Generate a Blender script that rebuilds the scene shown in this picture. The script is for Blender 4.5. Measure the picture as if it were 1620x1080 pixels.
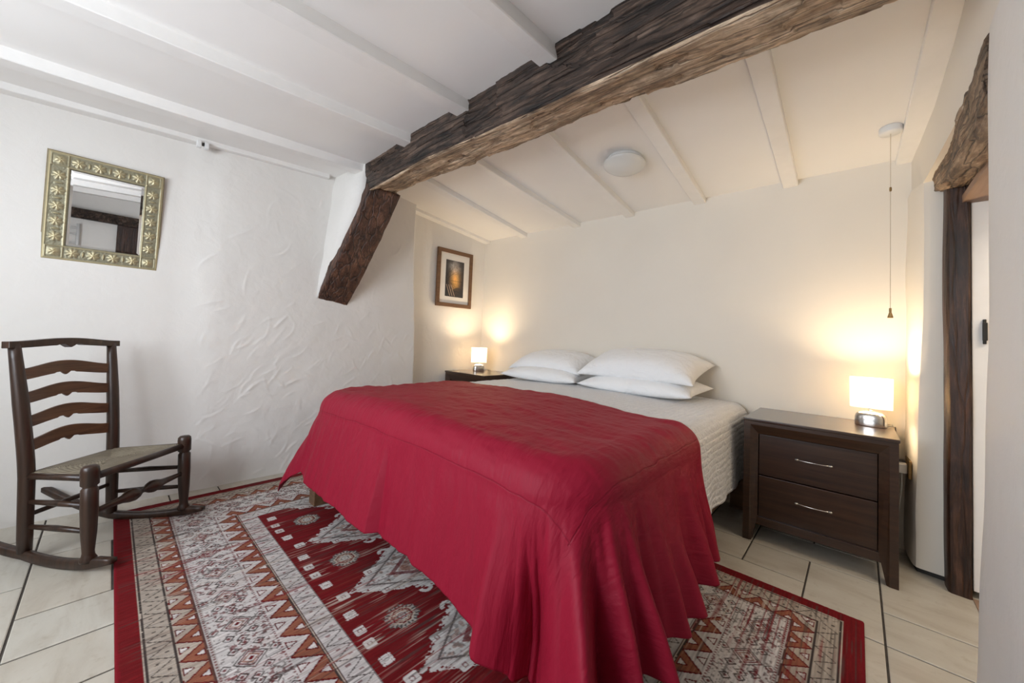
import bpy, bmesh, math, random
import numpy as np
from mathutils import Vector, Matrix, noise
PI = math.pi
random.seed(7)
sc = bpy.context.scene
for o in list(bpy.data.objects): bpy.data.objects.remove(o)
C = sc.collection

# ------------------------------------------------------------------ camera
CAM_H = 1.06
yaw, pitch, roll = .7491, .0372, .0397
cam = bpy.data.cameras.new('camera'); camo = bpy.data.objects.new('camera', cam); C.objects.link(camo)
cyw, syw = math.cos(yaw), math.sin(yaw)
F = Vector((-syw, cyw, 0)); R_ = Vector((cyw, syw, 0)); U = Vector((0, 0, 1))
F2 = F*math.cos(pitch) + U*math.sin(pitch); U2 = U*math.cos(pitch) - F*math.sin(pitch)
R3 = R_*math.cos(roll) + U2*math.sin(roll); U3 = U2*math.cos(roll) - R_*math.sin(roll)
camo.matrix_world = Matrix(((R3.x, U3.x, -F2.x, 0), (R3.y, U3.y, -F2.y, 0), (R3.z, U3.z, -F2.z, CAM_H), (0, 0, 0, 1)))
cam.sensor_width = 36; cam.lens = 588.1/1620*36; cam.shift_y = -26/1620; cam.clip_start = .02
sc.camera = camo
sc.view_settings.view_transform = 'Standard'; sc.view_settings.look = 'None'
sc.view_settings.gamma = 1; sc.view_settings.exposure = 0.68; sc.view_settings.use_curve_mapping = False
# ------------------------------------------------------------------ world, daylight and hall fill light
w = bpy.data.worlds.new('world'); sc.world = w; w.use_nodes = True
bg = w.node_tree.nodes['Background']; bg.inputs[0].default_value = (.75, .86, 1, 1); bg.inputs[1].default_value = 1.5
def area(name, loc, rot, sx, sy, power, col):
    l = bpy.data.lights.new(name, 'AREA'); l.shape = 'RECTANGLE'; l.size = sx; l.size_y = sy; l.energy = power; l.color = col
    o = bpy.data.objects.new(name, l); C.objects.link(o); o.location = loc; o.rotation_euler = rot; return o
area('daylight_window', (-1.35, -1.42, 1.45), (math.radians(90), 0, 0), 1.75, 1.15, 38, (.87, .93, 1.0))
area('hall_fill_light', (1.0, 2.0, 2.2), (0, 0, 0), .5, .6, 9, (1.0, .86, .7))  # unseen warm light under the hall ceiling, added for glow in the doorway

# ------------------------------------------------------------------ helpers
def link(o): C.objects.link(o); return o
def tag(o, label=None, cat=None, group=None, kind=None):
    if label: o['label'] = label
    if cat: o['category'] = cat
    if group: o['group'] = group
    if kind: o['kind'] = kind
    return o
def empty(name, loc=(0, 0, 0), rot=(0, 0, 0)):
    o = bpy.data.objects.new(name, None); link(o); o.location = loc; o.rotation_euler = rot; o.empty_display_size = .1; return o
def mesh(name, verts, faces, mat=None, parent=None, smooth=False):
    me = bpy.data.meshes.new(name); me.from_pydata([tuple(map(float, v)) for v in verts], [], [tuple(f) for f in faces]); me.update()
    if mat:
        for m in (mat if isinstance(mat, (list, tuple)) else [mat]): me.materials.append(m)
    if smooth: me.polygons.foreach_set('use_smooth', [True]*len(me.polygons))
    o = bpy.data.objects.new(name, me); link(o)
    if parent: o.parent = parent
    return o
def bm_obj(name, bm, mat=None, parent=None, smooth=False, bevel=0, seg=2):
    bmesh.ops.recalc_face_normals(bm, faces=bm.faces)
    me = bpy.data.meshes.new(name); bm.to_mesh(me); bm.free()
    if mat:
        for m in (mat if isinstance(mat, (list, tuple)) else [mat]): me.materials.append(m)
    if smooth: me.polygons.foreach_set('use_smooth', [True]*len(me.polygons))
    o = bpy.data.objects.new(name, me); link(o)
    if parent: o.parent = parent
    if bevel:
        b = o.modifiers.new('bevel', 'BEVEL'); b.width = bevel; b.segments = seg; b.limit_method = 'ANGLE'; b.angle_limit = .6
        me.polygons.foreach_set('use_smooth', [True]*len(me.polygons))
        wn = o.modifiers.new('wn', 'WEIGHTED_NORMAL'); wn.keep_sharp = True
    return o
def add_box(bm, x0, x1, y0, y1, z0, z1, mi=0):
    v = [bm.verts.new(p) for p in ((x0,y0,z0),(x1,y0,z0),(x1,y1,z0),(x0,y1,z0),(x0,y0,z1),(x1,y0,z1),(x1,y1,z1),(x0,y1,z1))]
    fs = [(0,3,2,1),(4,5,6,7),(0,1,5,4),(1,2,6,5),(2,3,7,6),(3,0,4,7)]
    for f in fs:
        fc = bm.faces.new([v[i] for i in f]); fc.material_index = mi
    return v
def box(name, x0, x1, y0, y1, z0, z1, mat, parent=None, bevel=0):
    bm = bmesh.new(); add_box(bm, x0, x1, y0, y1, z0, z1); return bm_obj(name, bm, mat, parent, bevel=bevel)
def add_tube(bm, pts, rad, seg=10, caps=True, sx=1, sy=1):
    pts = [Vector(p) for p in pts]; n = len(pts)
    rad = rad if isinstance(rad, (list, tuple)) else [rad]*n
    rings = []; ref = None
    for i, p in enumerate(pts):
        t = (pts[min(i+1, n-1)] - pts[max(i-1, 0)]).normalized()
        if ref is None: ref = Vector((0,0,1)) if abs(t.z) < .9 else Vector((1,0,0))
        a = t.cross(ref).normalized(); b = a.cross(t).normalized(); ref = b
        rings.append([bm.verts.new(p + a*math.cos(2*PI*k/seg)*rad[i]*sx + b*math.sin(2*PI*k/seg)*rad[i]*sy) for k in range(seg)])
    for i in range(n-1):
        for k in range(seg):
            bm.faces.new((rings[i][k], rings[i][(k+1)%seg], rings[i+1][(k+1)%seg], rings[i+1][k]))
    if caps: bm.faces.new(rings[0][::-1]); bm.faces.new(rings[-1])
def tube(name, pts, rad, mat, parent=None, seg=10, **k):
    bm = bmesh.new(); add_tube(bm, pts, rad, seg, **k); return bm_obj(name, bm, mat, parent, smooth=True)
def lathe(name, prof, mat, parent=None, seg=32, sx=1, sy=1, loc=(0,0,0), caps=True, power=2):
    bm = bmesh.new(); rings = []
    for r, z in prof:
        ring = []
        for k in range(seg):
            a = 2*PI*k/seg; c, s = math.cos(a), math.sin(a)
            c2 = math.copysign(abs(c)**(2/power), c); s2 = math.copysign(abs(s)**(2/power), s)
            ring.append(bm.verts.new((loc[0]+r*c2*sx, loc[1]+r*s2*sy, loc[2]+z)))
        rings.append(ring)
    for i in range(len(rings)-1):
        for k in range(seg): bm.faces.new((rings[i][k], rings[i][(k+1)%seg], rings[i+1][(k+1)%seg], rings[i+1][k]))
    if caps: bm.faces.new(rings[0][::-1]); bm.faces.new(rings[-1])
    o = bm_obj(name, bm, mat, parent, smooth=True)
    return o
def grid_mesh(name, P, mat, parent=None, smooth=True, uv=None, col=None):
    """P: (n,m,3) array"""
    n, m = P.shape[:2]
    idx = np.arange(n*m).reshape(n, m)
    q = np.stack([idx[:-1,:-1], idx[1:,:-1], idx[1:,1:], idx[:-1,1:]], -1).reshape(-1, 4)
    me = bpy.data.meshes.new(name); me.vertices.add(n*m); me.vertices.foreach_set('co', P.reshape(-1).astype(np.float32))
    me.loops.add(q.size); me.loops.foreach_set('vertex_index', q.reshape(-1).astype(np.int32))
    me.polygons.add(len(q)); me.polygons.foreach_set('loop_start', (np.arange(len(q))*4).astype(np.int32))
    me.polygons.foreach_set('loop_total', np.full(len(q), 4, np.int32))
    me.update(calc_edges=True); me.validate()
    if smooth: me.polygons.foreach_set('use_smooth', np.ones(len(q), bool))
    if uv is not None:
        l = me.uv_layers.new(name='UVMap'); l.data.foreach_set('uv', uv.reshape(-1, 2)[q.reshape(-1)].reshape(-1).astype(np.float32))
    if col is not None:
        a = me.color_attributes.new('pattern', 'FLOAT_COLOR', 'POINT')
        c4 = np.ones((n*m, 4), np.float32); c4[:, :3] = col.reshape(-1, 3); a.data.foreach_set('color', c4.reshape(-1))
    if mat: me.materials.append(mat)
    o = bpy.data.objects.new(name, me); link(o)
    if parent: o.parent = parent
    return o
def solid(o, t, off=-1):
    m = o.modifiers.new('solid', 'SOLIDIFY'); m.thickness = t; m.offset = off; return o
# vectorised value noise for shaping surfaces
_rs = np.random.RandomState(11); _tab = _rs.rand(256, 256)
def vn(x, y):
    xi = np.floor(x).astype(int); yi = np.floor(y).astype(int); fx = x-xi; fy = y-yi
    fx = fx*fx*(3-2*fx); fy = fy*fy*(3-2*fy); g = lambda a, b: _tab[a & 255, b & 255]
    return (g(xi,yi)*(1-fx)+g(xi+1,yi)*fx)*(1-fy)+(g(xi,yi+1)*(1-fx)+g(xi+1,yi+1)*fx)*fy*1.0
def fbm(x, y, o=4):
    s = 0; a = .5
    for i in range(o): s = s + a*(vn(x*2**i+17*i, y*2**i+31*i)-.5); a *= .5
    return s

# ------------------------------------------------------------------ materials
class NT:
    def __init__(s, name):
        s.m = bpy.data.materials.new(name); s.m.use_nodes = True; s.t = s.m.node_tree; s.b = s.t.nodes['Principled BSDF']
    def n(s, typ, **kw):
        x = s.t.nodes.new(typ)
        for k, v in kw.items():
            if k in x.inputs.keys(): x.inputs[k].default_value = v
            else: setattr(x, k, v)
        return x
    def l(s, a, b): s.t.links.new(a, b)
    def coords(s, scale=(1,1,1), kind='Object', rot=(0,0,0)):
        tc = s.n('ShaderNodeTexCoord'); mp = s.n('ShaderNodeMapping'); mp.inputs['Scale'].default_value = scale; mp.inputs['Rotation'].default_value = rot
        s.l(tc.outputs[kind], mp.inputs[0]); return mp.outputs[0]
    def noise(s, vec, scale=5, detail=4, rough=.5, dist=0):
        x = s.n('ShaderNodeTexNoise'); x.inputs['Scale'].default_value = scale; x.inputs['Detail'].default_value = detail
        x.inputs['Roughness'].default_value = rough; x.inputs['Distortion'].default_value = dist; s.l(vec, x.inputs['Vector']); return x.outputs['Fac']
    def ramp(s, fac, stops):
        r = s.n('ShaderNodeValToRGB'); e = r.color_ramp.elements
        while len(e) < len(stops): e.new(.5)
        for i, (p, c) in enumerate(stops): e[i].position = p; e[i].color = (*c, 1) if len(c) == 3 else c
        s.l(fac, r.inputs[0]); return r.outputs[0]
    def math(s, op, a, b=None):
        x = s.n('ShaderNodeMath'); x.operation = op
        for i, v in enumerate((a, b)):
            if v is None: continue
            if isinstance(v, (int, float)): x.inputs[i].default_value = v
            else: s.l(v, x.inputs[i])
        return x.outputs[0]
    def mix(s, fac, a, b, mode='MIX'):
        x = s.n('ShaderNodeMix'); x.data_type = 'RGBA'; x.blend_type = mode
        for sock, v in ((x.inputs[0], fac), (x.inputs[6], a), (x.inputs[7], b)):
            if isinstance(v, (int, float)): sock.default_value = v
            elif isinstance(v, tuple): sock.default_value = (*v, 1)
            else: s.l(v, sock)
        return x.outputs[2]
    def bump(s, h, dist=.005, strength=1):
        x = s.n('ShaderNodeBump'); x.inputs['Distance'].default_value = dist; x.inputs['Strength'].default_value = strength
        s.l(h, x.inputs['Height']); s.l(x.outputs[0], s.b.inputs['Normal'])
    def base(s, c):
        if isinstance(c, tuple): s.b.inputs['Base Color'].default_value = (*c, 1)
        else: s.l(c, s.b.inputs['Base Color'])
    def set(s, **k):
        for a, v in k.items(): s.b.inputs[a.replace('_', ' ')].default_value = v
        return s
def plain(name, col, rough=.5, metal=0, var=.06, scale=12, bump=0, bscale=60, **k):
    t = NT(name); v = t.coords(); f = t.noise(v, scale, 4)
    a = tuple(max(0, c*(1-var)) for c in col); b = tuple(min(1, c*(1+var)) for c in col)
    t.base(t.ramp(f, [(.3, a), (.7, b)])); t.set(Roughness=rough, Metallic=metal, **k)
    if bump: t.bump(t.noise(v, bscale, 3), bump)
    return t.m
def wood(name, dark, light, axis=0, rough=.45, fine=30, bump=.001, scale=1.0, coat=0):
    t = NT(name); sc_ = [fine*scale]*3; sc_[axis] = 2.0*scale
    v = t.coords(tuple(sc_)); f = t.noise(v, 1.0, 6, .62, .35); v2 = t.coords(); g = t.noise(v2, 2.5, 3)
    c = t.ramp(f, [(.3, dark), (.72, light)]); c = t.mix(t.math('MULTIPLY', g, .5), c, dark)
    t.base(c); t.set(Roughness=rough, Coat_Weight=coat); t.bump(f, bump); return t.m

def m_plaster(name, col, bumpd=.002, sc_=7):
    t = NT(name); v = t.coords(); f = t.noise(v, 1.6, 4); h = t.noise(v, sc_, 6, .55, .4)
    a = tuple(c*.97 for c in col); b = tuple(min(1, c*1.02) for c in col)
    t.base(t.ramp(f, [(.3, a), (.7, b)])); t.set(Roughness=.6); t.bump(h, bumpd); return t.m
M = {}
M['wall'] = m_plaster('painted_plaster', (.81, .755, .665))
M['wall_white'] = m_plaster('white_plaster', (.80, .775, .735), .004, 11)
M['ceiling'] = m_plaster('ceiling_paint', (.87, .85, .82), .001)
M['joist'] = plain('joist_paint', (.85, .83, .80), .38, var=.02, bump=.0005)
M['white_plastic'] = plain('white_plastic', (.80, .80, .79), .35, var=.02)
M['grout'] = plain('dark_grout', (.055, .045, .037), .9, var=.3, scale=40)

def m_tile():
    t = NT('travertine_tile'); v = t.coords((1, 3.2, 1)); f = t.noise(v, 3.2, 6, .6, .6); v2 = t.coords(); g = t.noise(v2, 26, 4, .6)
    c = t.ramp(f, [(.28, (.42, .37, .30)), (.5, (.52, .48, .405)), (.75, (.58, .545, .47))])
    at = t.n('ShaderNodeAttribute'); at.attribute_name = 'pattern'
    c = t.mix(1.0, c, at.outputs['Color'], 'MULTIPLY'); sp = t.ramp(g, [(.28, (.62, .55, .45)), (.42, (1, 1, 1))])
    c = t.mix(.35, c, sp, 'MULTIPLY'); t.base(c); t.set(Roughness=.38); t.bump(t.mix(.5, f, g), .0012); return t.m
M['tile'] = m_tile()
def m_beam(name, stops, axis=0, fine=1.0, bd=.012, rough=.6, crack=.8, blotch=.7):
    t = NT(name); s3 = [34*fine]*3; s3[axis] = 3.0*fine; v = t.coords(tuple(s3)); f = t.noise(v, 1, 8, .7, .6)
    s4 = [150*fine]*3; s4[axis] = 16*fine; g = t.noise(t.coords(tuple(s4)), 1, 5, .65)
    v2 = t.coords(); h = t.noise(v2, 5, 6, .62, .4)
    s5 = [20*fine]*3; s5[axis] = 1.5*fine; vo = t.n('ShaderNodeTexVoronoi'); vo.feature = 'DISTANCE_TO_EDGE'; vo.inputs['Scale'].default_value = 1
    wv = t.coords(tuple(s5)); nz = t.n('ShaderNodeTexNoise'); nz.inputs['Scale'].default_value = 1.3; t.l(wv, nz.inputs['Vector'])
    ad = t.n('ShaderNodeVectorMath'); ad.operation = 'ADD'; t.l(wv, ad.inputs[0]); t.l(nz.outputs['Color'], ad.inputs[1]); t.l(ad.outputs[0], vo.inputs['Vector'])
    cr = t.ramp(vo.outputs['Distance'], [(.0, (.06, .05, .045)), (.05, (1, 1, 1))]); crb = t.ramp(vo.outputs['Distance'], [(.0, (0, 0, 0)), (.09, (1, 1, 1))])
    c = t.ramp(f, stops); c = t.mix(.55, c, t.ramp(g, [(.35, (.35, .33, .31)), (.62, (1.25, 1.25, 1.25))]), 'MULTIPLY')
    c = t.mix(blotch, c, t.ramp(h, [(.38, (.22, .19, .17)), (.54, (1, 1, 1))]), 'MULTIPLY'); c = t.mix(crack, c, cr, 'MULTIPLY')
    t.base(c); t.set(Roughness=rough); hh = t.math('ADD', t.math('ADD', t.math('MULTIPLY', f, .8), t.math('MULTIPLY', g, .35)), t.math('MULTIPLY', crb, .5)); t.bump(hh, bd); return t.m
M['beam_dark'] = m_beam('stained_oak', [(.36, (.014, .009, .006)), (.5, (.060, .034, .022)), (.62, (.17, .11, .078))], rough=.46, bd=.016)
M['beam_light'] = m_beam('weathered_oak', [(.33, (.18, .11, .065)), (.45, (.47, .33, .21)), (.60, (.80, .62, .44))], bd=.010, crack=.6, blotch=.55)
M['brace'] = m_beam('brown_oak', [(.34, (.030, .012, .007)), (.5, (.105, .042, .022)), (.64, (.20, .095, .052))], axis=2, fine=.7, bd=.010, rough=.48, crack=.7, blotch=.5)
M['post'] = m_beam('door_post_oak', [(.35, (.018, .007, .004)), (.52, (.050, .020, .010)), (.66, (.10, .045, .026))], axis=2, bd=.004, rough=.45, crack=.35, blotch=.5)
M['lintel'] = m_beam('lintel_oak', [(.34, (.07, .04, .025)), (.47, (.27, .17, .10)), (.60, (.50, .36, .24))], axis=1, bd=.016, crack=.8, blotch=.6)
M['plank'] = wood('sawn_plank', (.22, .13, .085), (.42, .28, .19), 1, .5, 26)
M['night'] = wood('espresso_wood', (.016, .0062, .0028), (.064, .027, .0115), 0, .33, 46, .0004, coat=.12)
M['night_top'] = wood('polished_espresso', (.020, .009, .005), (.060, .029, .015), 0, .28, 46, .0002, coat=.7)
M['chair'] = wood('old_elm', (.015, .007, .004), (.070, .031, .016), 2, .38, 42, .0008, coat=.1)
M['slat'] = wood('slat_elm', (.06, .024, .011), (.21, .098, .045), 1, .4, 55, .0008, coat=.1)
M['bed_wood'] = wood('bed_wood', (.09, .045, .02), (.22, .12, .06), 0, .45, 30)
M['frame_wood'] = wood('frame_wood', (.11, .05, .02), (.22, .11, .05), 1, .4, 30, .0004)
M['steel'] = plain('brushed_steel', (.55, .53, .50), .22, 1.0, .06, 80)
M['brass'] = plain('antique_brass', (.32, .21, .09), .4, .9, .2, 60)
M['black'] = plain('black_metal', (.02, .018, .016), .5, .2, .2)
M['black_plastic'] = plain('black_plastic', (.02, .02, .02), .4)
M['glass'] = plain('mirror_silver', (.93, .93, .93), .01, 1.0, 0.0)
M['print_paper'] = plain('mat_board', (.76, .73, .68), .8, var=.02)

# ------------------------------------------------------------------ setting: floor
def build_floor():
    G, GY = .2505, .24; X0, Y0 = .08, 1.98
    occ = {}; tiles = []
    def put(i, j, w_, h_):
        if any((a, b) in occ for a in range(i, i+w_) for b in range(j, j+h_)): return False
        for a in range(i, i+w_):
            for b in range(j, j+h_): occ[(a, b)] = 1
        tiles.append((i, j, w_, h_)); return True
    for t_ in ((-2,1,1,1), (-1,0,1,2), (0,0,2,1), (0,1,2,3), (-3,0,2,1), (-4,1,2,1), (-2,2,2,1), (0,-2,1,2), (-1,-2,1,2), (1,-2,2,2),
               (-10,-10,2,1), (-9,-9,1,2), (-11,-9,2,1), (-10,-8,1,2), (-11,-8,1,2), (-8,-11,1,2), (-9,-12,1,2), (-8,-9,1,2), (-7,-10,2,1), (-7,-12,2,2), (-12,-9,1,2),(-10,-12,1,2), (-12,-11,2,2), (-7,-9,2,2)): put(*t_)
    rnd = random.Random(5)
    for j in range(-15, 6):
        for i in range(-15, 7):
            if (i, j) in occ: continue
            opts = [(2,2), (1,2), (2,1), (1,1)]; rnd.shuffle(opts)
            if not any(put(i, j, a, b) for a, b in opts): put(i, j, 1, 1)
    bm = bmesh.new(); lay = bm.verts.layers.float_color.new('pattern'); g = .0035
    x0_, x1_, y0_, y1_ = X0-15*G, X0+7*G, Y0-15*GY, Y0+6*GY
    vs = add_box(bm, -3.6, 1.6, -1.6, 3.3, -.12, -.004, 1)
    for i, j, a, b in tiles:
        xa, xb, ya, yb = X0+i*G+g, X0+(i+a)*G-g, Y0+j*GY+g, Y0+(j+b)*GY-g
        t = 1+rnd.uniform(-.07, .05); tw = rnd.uniform(-.015, .015)
        e = .003
        lo = [bm.verts.new((x, y, -.006)) for x, y in ((xa,ya),(xb,ya),(xb,yb),(xa,yb))]
        mi = [bm.verts.new((x, y, -.0015)) for x, y in ((xa,ya),(xb,ya),(xb,yb),(xa,yb))]
        hi = [bm.verts.new((x, y, 0)) for x, y in ((xa+e,ya+e),(xb-e,ya+e),(xb-e,yb-e),(xa+e,yb-e))]
        for v in lo+mi+hi: v[lay] = (t+tw, t, t-tw, 1)
        bm.faces.new(hi)
        for k in range(4):
            bm.faces.new((lo[k], lo[(k+1)%4], mi[(k+1)%4], mi[k])); bm.faces.new((mi[k], mi[(k+1)%4], hi[(k+1)%4], hi[k]))
    o = bm_obj('floor', bm, [M['tile'], M['grout']]); tag(o, kind='structure')
build_floor()

# ------------------------------------------------------------------ setting: walls
def smooth01(x): x = np.clip(x, 0, 1); return x*x*(3-2*x)
WALL_BEND = 2.0
def wall_left():
    ys = np.unique(np.concatenate([np.arange(-1.3, .2, .02), np.arange(.2, 2.3, .0065), np.arange(2.3, 3.06, .02)])); zs = np.arange(-.02, 2.5, .0075)
    Y, Z = np.meshgrid(ys, zs, indexing='ij')
    X = -3.165 + .028*smooth01((Y-.24)/.26)
    X = X - .145*smooth01((Y-(1.97+.03*np.sin(Z*2.3)))/.05)
    rough = smooth01((Y-.33)/.08)*(1-smooth01((Y-1.99)/.03))
    X = X + rough*(.016*fbm(Y*3, Z*3, 3) + .0035*fbm(Y*16, Z*16, 3)) + .004*fbm(Y*2+9, Z*2, 2)
    X = X + rough*.02*np.exp(-((Z-.45)/.5)**2)*np.sin((Y-.3)*1.7)
    r = np.random.RandomState(3)
    for k in range(210):      # trowel ridges left in the hand-laid plaster
        cy = r.uniform(.38, 1.97); cz = r.uniform(.05, 2.15) if r.rand() < .35 else r.uniform(.05, 1.15); ang = r.uniform(.3, 1.5)*(1 if r.rand() < .75 else -1); L = r.uniform(.03, .11); bend = r.uniform(-4, 4); h = r.uniform(.0010, .0032)
        m = (np.abs(Y-cy) < L*1.3) & (np.abs(Z-cz) < L*1.3)
        dy = Y[m]-cy; dz = Z[m]-cz; a = dy*math.cos(ang)+dz*math.sin(ang); b = -dy*math.sin(ang)+dz*math.cos(ang)+bend*a*a
        s = np.where(b > 0, .003, .014)
        X[m] += h*np.exp(-(b/s)**2)*np.clip(1-(a/L)**2, 0, 1)
    P = np.stack([X, Y, Z], -1)
    o = grid_mesh('wall_left', P, M['wall_white']); solid(o, .12, -1); tag(o, kind='structure')
wall_left()
def wall_back():
    xs = np.arange(-3.4, .45, .03); zs = np.arange(-.02, 2.5, .03)
    X, Z = np.meshgrid(xs, zs, indexing='ij'); Y = 3.0 + .006*fbm(X*2, Z*2, 3)
    o = grid_mesh('wall_back', np.stack([X, Y, Z], -1), M['wall']); solid(o, .15, -1); tag(o, kind='structure'); return o
wall_back()
# right side: pier by the nightstand, wall over the lintel, near pier
def prism(name, poly, z0, z1, mat, rough=0, step=.06, topfn=None, kind='structure', seed=0):
    n = len(poly); lv = max(2, int((z1-z0)/step)); V = []; Fc = []
    for k in range(lv+1):
        z = z0+(z1-z0)*k/lv
        for i, (x, y) in enumerate(poly):
            d = noise.noise(Vector((x*5+seed, y*5, z*3)))*rough
            e = topfn(x, y, z) if topfn else (0, 0)
            V.append((x+d+e[0], y+d*.6+e[1], z))
    for k in range(lv):
        for i in range(n):
            j = (i+1) % n; Fc.append((k*n+i, k*n+j, (k+1)*n+j, (k+1)*n+i))
    Fc.append(tuple(range(n-1, -1, -1))); Fc.append(tuple(lv*n+i for i in range(n)))
    o = mesh(name, V, Fc, mat); bm = bmesh.new(); bm.from_mesh(o.data); bmesh.ops.recalc_face_normals(bm, faces=bm.faces); bm.to_mesh(o.data); bm.free()
    o.data.polygons.foreach_set('use_smooth', [True]*len(o.data.polygons)); o.data.set_sharp_from_angle(angle=.7)
    if kind: tag(o, kind=kind)
    return o
prism('wall_right', [(.190, 3.05), (.192, 2.95), (.196, 2.85), (.201, 2.79), (.206, 2.755), (.213, 2.738), (.228, 2.731), (.262, 2.726), (.299, 2.722), (.60, 2.718), (.60, 3.05)], .025, 1.93, M['wall'], .008,
      topfn=lambda x, y, z: ((.030*min(1, max(0, (z-.25)/1.2)) if x < .25 and y < 2.8 else .012*z/1.9 if x < .25 else 0), 0))
prism('wall_right_base', [(.200, 3.05), (.206, 2.86), (.218, 2.755), (.30, 2.736), (.60, 2.733), (.60, 3.05)], 0, .03, M['black'], .004)
prism('wall_right_upper', [(.215, 3.05), (.235, 2.8), (.252, 2.5), (.262, 2.1), (.266, 1.75), (.268, 1.3), (.268, .9), (.6, .9), (.6, 3.05)], 1.925, 2.5, M['wall'], .012)
prism('wall_right_near', [(.260, 1.56), (.261, 1.615), (.268, 1.65), (.30, 1.667), (.6, 1.67), (.6, .9), (.266, .9), (.262, 1.3)], 0, 1.96, M['wall_white'], .006,
      topfn=lambda x, y, z: (0, (.19*max(0, (1.1-z)/1.1) - .04*max(0, (z-1.1)))*(1 if y > 1.5 else 0)))
# walls behind and beside the camera, hall beyond the doorway
box('wall_return', .6, 1.45, .9, 1.0, 0, 2.5, M['wall_white']); bpy.data.objects['wall_return']['kind'] = 'structure'
box('wall_side', 1.35, 1.45, -1.4, .9, 0, 2.5, M['wall_white']); bpy.data.objects['wall_side']['kind'] = 'structure'
def frontwall():
    bm = bmesh.new(); y0, y1 = -1.4, -1.3
    add_box(bm, -3.4, -2.25, y0, y1, 0, 2.5); add_box(bm, -.45, 1.45, y0, y1, 0, 2.5)
    add_box(bm, -2.25, -.45, y0, y1, 0, .85); add_box(bm, -2.25, -.45, y0, y1, 2.05, 2.5)
    tag(bm_obj('wall_front', bm, M['wall_white']), kind='structure')
    bm = bmesh.new()
    for x0, x1, z0, z1 in ((-2.25, -2.20, .85, 2.05), (-.50, -.45, .85, 2.05), (-1.375, -1.325, .9, 2.0), (-2.20, -.50, .85, .90), (-2.20, -.50, 2.0, 2.05)):
        add_box(bm, x0, x1, -1.37, -1.32, z0, z1)
    tag(bm_obj('window_1', bm, M['joist']), kind='structure')
frontwall()
box('wall_hall', 1.5, 1.6, 1.0, 3.05, 0, 2.5, M['wall']); bpy.data.objects['wall_hall']['kind'] = 'structure'
box('wall_hall_far', .6, 1.6, 3.0, 3.1, 0, 2.5, M['wall']); bpy.data.objects['wall_hall_far']['kind'] = 'structure'

# plaster haunch the brace grows out of
def haunch():
    V = []; Fc = []; n = 26; yA, yB = 1.11, 1.30
    for i in range(n+1):
        t = i/n; z = 1.32+(2.40-1.32)*t
        xo = -3.20 + (.05+.47*max(0, (z-1.28)/(2.12-1.28)))*(1 if z < 2.12 else 1) if z < 2.12 else -2.70
        xo = min(xo, -2.72)
        if z < 2.12: xo -= .03
        j = .012*noise.noise(Vector((0, 3, z*7)))
        yf = 1.085+.10*t
        V += [(-3.25, yf+.01+j, z), (-3.12, yf+j, z), ((xo-3.12)/2, yf+.02+j, z), (xo, yf+.05+j, z), (xo, 1.30, z), (-3.25, 1.36, z)]
    for i in range(n):
        for k in range(5): Fc.append((i*6+k, i*6+k+1, i*6+k+7, i*6+k+6))
        Fc.append((i*6+5, i*6, i*6+6, i*6+11))
    Fc.append((5, 4, 3, 2, 1, 0)); Fc.append(tuple(n*6+k for k in range(6)))
    o = mesh('wall_haunch', V, Fc, M['wall_white'], smooth=True)
    bm = bmesh.new(); bm.from_mesh(o.data); bmesh.ops.recalc_face_normals(bm, faces=bm.faces); bm.to_mesh(o.data); bm.free()
    tag(o, kind='structure')
haunch()

# ------------------------------------------------------------------ setting: ceiling and joists
def ceil_front(x, y): return 2.285 + .05*y - .035*np.clip((-x-2.2)/.9, 0, 1)*(1-.3*np.clip(y, 0, 1))
def ceil_back(x, y): return 2.190 - .012*(x+1.5) + .108*(3-y)
def make_ceiling():
    V = []; xs = np.arange(-3.4, 1.61, .1)
    ys = np.concatenate([np.arange(-1.4, 1.36, .1), [1.38], np.arange(1.40, 3.11, .1)])
    X, Y = np.meshgrid(xs, ys, indexing='ij')
    Z = np.where(Y < 1.39, ceil_front(X, Y), ceil_back(X, Y)) + .004*fbm(X*2, Y*2, 2)
    o = grid_mesh('ceiling', np.stack([X, Y, Z], -1), M['ceiling'], smooth=True); o.data.flip_normals(); solid(o, .1, -1)
    # solidify outward
    o.modifiers['solid'].offset = -1
    tag(o, kind='structure')
make_ceiling()
tn = [0]
def joist(xa, xb, ya, yb, za, zb, w_, h_):
    """xa/ya/za: right lower edge at the near end"""
    tn[0] += 1; n = 12; V = []; Fc = []
    for i in range(n+1):
        t = i/n; x = xa+(xb-xa)*t; y = ya+(yb-ya)*t; z = za+(zb-za)*t+.002*math.sin(t*7+xa*9)
        V += [(x-w_, y, z+h_), (x-w_, y, z+.004), (x-w_+.004, y, z), (x-.004, y, z), (x, y, z+.004), (x, y, z+h_)]
    for i in range(n):
        for k in range(5): Fc.append((i*6+k, i*6+k+1, i*6+k+7, i*6+k+6))
    Fc.append((0,1,2,3,4,5)); Fc.append(tuple(n*6+5-k for k in range(6)))
    o = mesh('trim_%d' % tn[0], V, Fc, M['joist']); bm = bmesh.new(); bm.from_mesh(o.data); bmesh.ops.recalc_face_normals(bm, faces=bm.faces); bm.to_mesh(o.data); bm.free()
    tag(o, kind='structure')
for x, xf in ((-2.735, -2.72), (-2.10, -2.105), (-1.555, -1.55), (-.965, -.98), (-.38, -.38), (.2, .2), (.8, .8)):
    joist(xf, x, -1.3, 1.30, ceil_front(x, -1.3)-.058, ceil_front(x, 1.3)-.058, .09, .09)
joist(-3.095, -3.095, -1.3, 1.12, ceil_front(-3.1, -1.3)-.045, ceil_front(-3.1, 1.12)-.03, .1, .09)
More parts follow.
